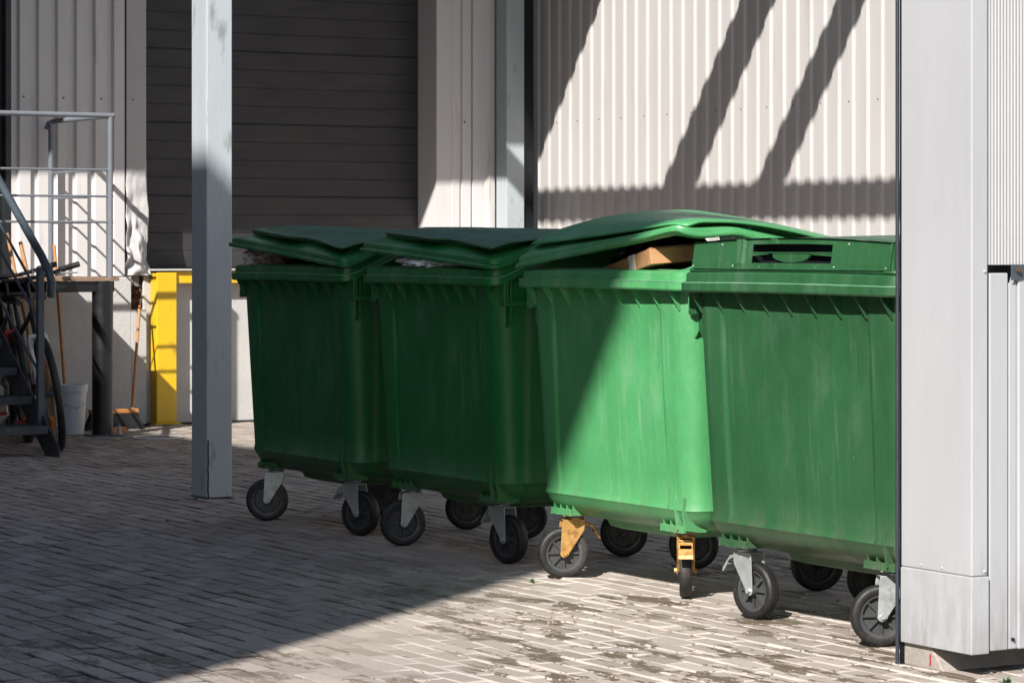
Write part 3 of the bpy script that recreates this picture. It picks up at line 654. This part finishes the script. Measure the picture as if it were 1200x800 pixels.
# ------------------------------------------------------------------ bicycles
def tp(b, pts, r): b.tube(pts, r, 8)
def bicycle(label, loc, rz, lean, accent, steer=0):
    t = thing('bicycle', label, 'bicycle', loc, 0, 'bicycles parked by the stair'); t.rotation_euler = (lean, 0, rz); t.scale = (1.1, 1.1, 1.1)
    def wheel(x):
        T = Matrix.Translation((x, 0, .33))
        w = part('wheel', M['hub'], t, lambda b: (b.lathe([(.290, -.010), (.298, -.012), (.303, -.008), (.303, .008), (.298, .012), (.290, .010)], 48, 'Y', True, T=T), b.lathe([(0, -.03), (.02, -.03), (.02, .03), (0, .03)], 12, 'Y', T=T),
              [b.tube([T @ Vector((.018 * math.cos(a), .02 * (-1) ** k, .018 * math.sin(a))), T @ Vector((.294 * math.cos(a), 0, .294 * math.sin(a)))], .0014, 4) for k in range(24) for a in [k * PI / 12]]), smooth=50)
        part('tyre', M['rubber'], w, lambda b: b.lathe([(.303 + .022 * (1 - math.cos(q)) - .004, .023 * math.sin(q)) for q in [2 * PI * i / 10 for i in range(10)]], 56, 'Y', True, T=T), smooth=60)
        part('reflector', M['reflector'], w, lambda b: b.box(-.03, .03, -.012, .012, -.22, -.16, T=T @ Matrix.Rotation(R(25), 4, 'Y')))
    wheel(0); wheel(-1.06)
    bb = (-.62, 0, .30); hd0, hd1 = (-.135, 0, .62), (-.175, 0, .80); seat = (-.80, 0, .78)
    part('frame', M['black'], t, lambda b: (tp(b, [bb, hd0], .019), tp(b, [(-.76, 0, .66), hd1], .016), tp(b, [bb, seat], .016), tp(b, [hd0, hd1], .02),
         [tp(b, [(-1.06, s * .055, .33), (-.62, s * .03, .30)], .010) for s in (-1, 1)], [tp(b, [(-1.06, s * .055, .33), (-.775, s * .015, .70)], .009) for s in (-1, 1)]), smooth=40)
    part('fork', accent, t, lambda b: ([tp(b, [(0, s * .05, .33), (-.10, s * .05, .56), (-.12, s * .045, .66)], .014) for s in (-1, 1)], tp(b, [(-.12, -.05, .66), (-.12, .05, .66)], .016)), smooth=40)
    h = part('handlebar', M['black'], t, lambda b: (tp(b, [hd1, (-.19, 0, .98)], .013), tp(b, [(-.10, 0, 1.0), (-.19, 0, .985)], .014), tp(b, [(-.14, -.28, 1.03), (-.10, -.08, 1.0), (-.10, .08, 1.0), (-.14, .28, 1.03)], .012)), smooth=40)
    for s in (-1, 1):
        part('grip', M['rubber'], h, lambda b: tp(b, [(-.13, s * .19, 1.02), (-.15, s * .31, 1.035)], .017), smooth=40)
        part('brake_lever', M['zinc'], h, lambda b: tp(b, [(-.11, s * .16, 1.01), (-.06, s * .2, 1.0), (-.08, s * .28, .99)], .006), smooth=40)
    part('saddle', M['black'], t, lambda b: (b.loft([[(-.93 + x, w * math.cos(a), .86 + .022 * math.sin(a) + dz) for a in [2 * PI * k / 12 for k in range(12)]] for x, w, dz in ((0, .05, .01), (.04, .075, .012), (.12, .06, 0), (.2, .025, 0), (.27, .012, -.01))], cap0=True, cap1=True), tp(b, [seat, (-.83, 0, .85)], .013)), smooth=50)
    cr = part('crank', M['zinc'], t, lambda b: (b.lathe([(0, -.035), (.09, -.035), (.09, -.031), (0, -.031)], 24, 'Y', T=Matrix.Translation(bb)), tp(b, [(-.62, -.05, .30), (-.56, -.06, .15)], .009), tp(b, [(-.62, .05, .30), (-.68, .06, .45)], .009)))
    for q in ((-.60, -.52, -.15, -.065, .14, .16), (-.72, -.64, .065, .15, .44, .46)): part('pedal', M['red'], cr, lambda b: b.box(*q), bevel=.003)
    part('frame_decal', accent, t, lambda b: tp(b, [(-.5, 0, .379), (-.32, 0, .499)], .0205), smooth=40)
    return t
bicycle('black bicycle with orange reflector standing against the foot of the stair', (-17.03, 6.63, 0), R(-12), R(9), M['white'])
bicycle('black bicycle with red fork half hidden behind the stair railing', (-17.85, 6.74, 0), R(-15), R(7), M['red'])

# ------------------------------------------------------------------ tools by the dock wall
bk = thing('bucket', 'tall white plastic bucket between bicycle and black column', 'bucket', (-18.45, 7.28, 0))
part('pail', M['bucket'], bk, lambda b: b.lathe([(0, .005), (.078, .005), (.083, .0), (.102, .29), (.108, .292), (.110, .335), (.104, .34), (.10, .30), (.076, .02), (0, .02)], 32), smooth=40)
part('handle', M['zinc'], bk, lambda b: b.tube([(.0, .108, .30), (.07, .09, .22), (.10, .0, .18), (.07, -.09, .22), (0, -.108, .30)], .003, 6), smooth=50)
def stick(b, p, q, r): b.tube([p, q], r, 8)
s1 = thing('wooden_pole', 'brown wooden pole with thick pale lower end leaning beside the bucket', 'pole', (-18.58, 7.16, 0))
part('shaft', M['wood'], s1, lambda b: b.tube([(.0, .02, .03), (.0, .0, .36), (-.02, -.04, .62), (-.20, -.13, 1.32)], [.035, .030, .018, .015], 10), smooth=50)
s2 = thing('wooden_pole', 'thin brown wooden pole leaning left of the thicker pole', 'pole', (-18.66, 7.06, 0))
part('shaft', M['wood'], s2, lambda b: b.tube([(.0, .03, .0), (-.05, 0, .7), (-.22, -.09, 1.38)], .013, 8), smooth=50)
br = thing('broom', 'upright broom with a straight orange stick behind the black column', 'broom', (-18.85, 7.36, 0))
part('stick', M['orange'], br, lambda b: stick(b, (.05, .02, .14), (-.14, .0, 1.30), .012), smooth=50)
part('head', M['bucket'], br, lambda b: b.tube([(.055, .022, .10), (.048, .022, .16)], [.022, .016], 10))
part('bristles', M['bristle'], br, lambda b: b.loft([[(.06 + (.02 + s) * math.cos(a), .022 + (.05 + s) * math.sin(a), z) for a in [2 * PI * k / 12 for k in range(12)]] for s, z in ((.02, 0), (0, .10))], cap0=True, cap1=True))
pb = thing('push_broom', 'wide push broom with black bristles and slanting orange stick against the white wall', 'broom', (-18.72, 7.78, 0), R(0))
part('head', M['orange'], pb, lambda b: b.box(-.03, .03, -.26, .10, .115, .145), bevel=.004)
part('bristles', M['bristle'], pb, lambda b: b.loft([[(.025 + .01, -.25 - s, z), (.025 + .01, .09 + s, z), (-.035, .09 + s, z), (-.035, -.25 - s, z)] for s, z in ((.05, .0), (.0, .114))], cap0=True, cap1=True))
part('stick', M['orange'], pb, lambda b: stick(b, (-.0, .06, .14), (-.34, .26, .86), .011), smooth=50)
wb = thing('wooden_block', 'short orange brown wooden block lying at the foot of the black column', 'block', (-18.32, 7.56, 0), R(12))
part('block', M['orange'], wb, lambda b: b.box(-.03, .03, -.05, .06, 0, .045), bevel=.004)
hp = thing('plastic_hoop', 'thin white plastic hoop lying on the pavers by the column', 'hoop', (-17.75, 7.62, .006))
part('ring', M['white'], hp, lambda b: b.lathe([(.165 + .007 * math.cos(q), .005 * math.sin(q)) for q in [2 * PI * i / 8 for i in range(8)]], 40, closed=True), smooth=60)

# ------------------------------------------------------------------ weeds and litter
def weed(label, loc, s, seed):
    random.seed(seed); b = MB()
    for k in range(14):
        a = random.uniform(0, 2 * PI); e = random.uniform(.2, 1.2); l = s * random.uniform(.5, 1)
        d = Vector((math.cos(a) * math.cos(e), math.sin(a) * math.cos(e), math.sin(e))); sd_ = Vector((-math.sin(a), math.cos(a), 0)) * l * .22
        b.add([(0, 0, 0), d * l * .5 + sd_, d * l - Vector((0, 0, l * .15)), d * l * .5 - sd_], [(0, 1, 2, 3)])
    o = b.build('weed', M['leaf'], loc=loc); return tag(o, label, 'weed', 'small weeds growing in the paving joints')
weed('bright green weed at the foot of the clad pillar', (-6.55, 5.53, 0), .035, 1)
weed('tiny weed beside the yellow castor wheel', (-9.42, 5.60, 0), .03, 2)
weed('small weed at the base of the blue grey post', (-13.33, 5.93, 0), .03, 3)
weed('tiny weed alone in the shaded paving between post and first bin', (-12.35, 5.35, 0), .022, 4)

# leaf crumbs and grit blown over the paving
random.seed(21); b = MB()
for k in range(420):
    x = random.uniform(-14, -7); y = random.uniform(3.0, 6.6)
    if random.random() < .35: x = random.gauss(-8.3, .8); y = random.gauss(5.1, .25)
    a = random.uniform(0, PI); q = random.uniform(.003, .011); z = random.uniform(.002, .005)
    c_, s_ = math.cos(a), math.sin(a)
    b.add([(x + c_ * q, y + s_ * q, z), (x - s_ * q * .5, y + c_ * q * .5, z + .003), (x - c_ * q, y - s_ * q, z), (x + s_ * q * .5, y - c_ * q * .5, .0022)], [(0, 1, 2, 3)])
tag(b.build('leaf_litter', M['rustedge']), 'tiny brown leaf crumbs and grit scattered over the paving', 'litter', kind='stuff')
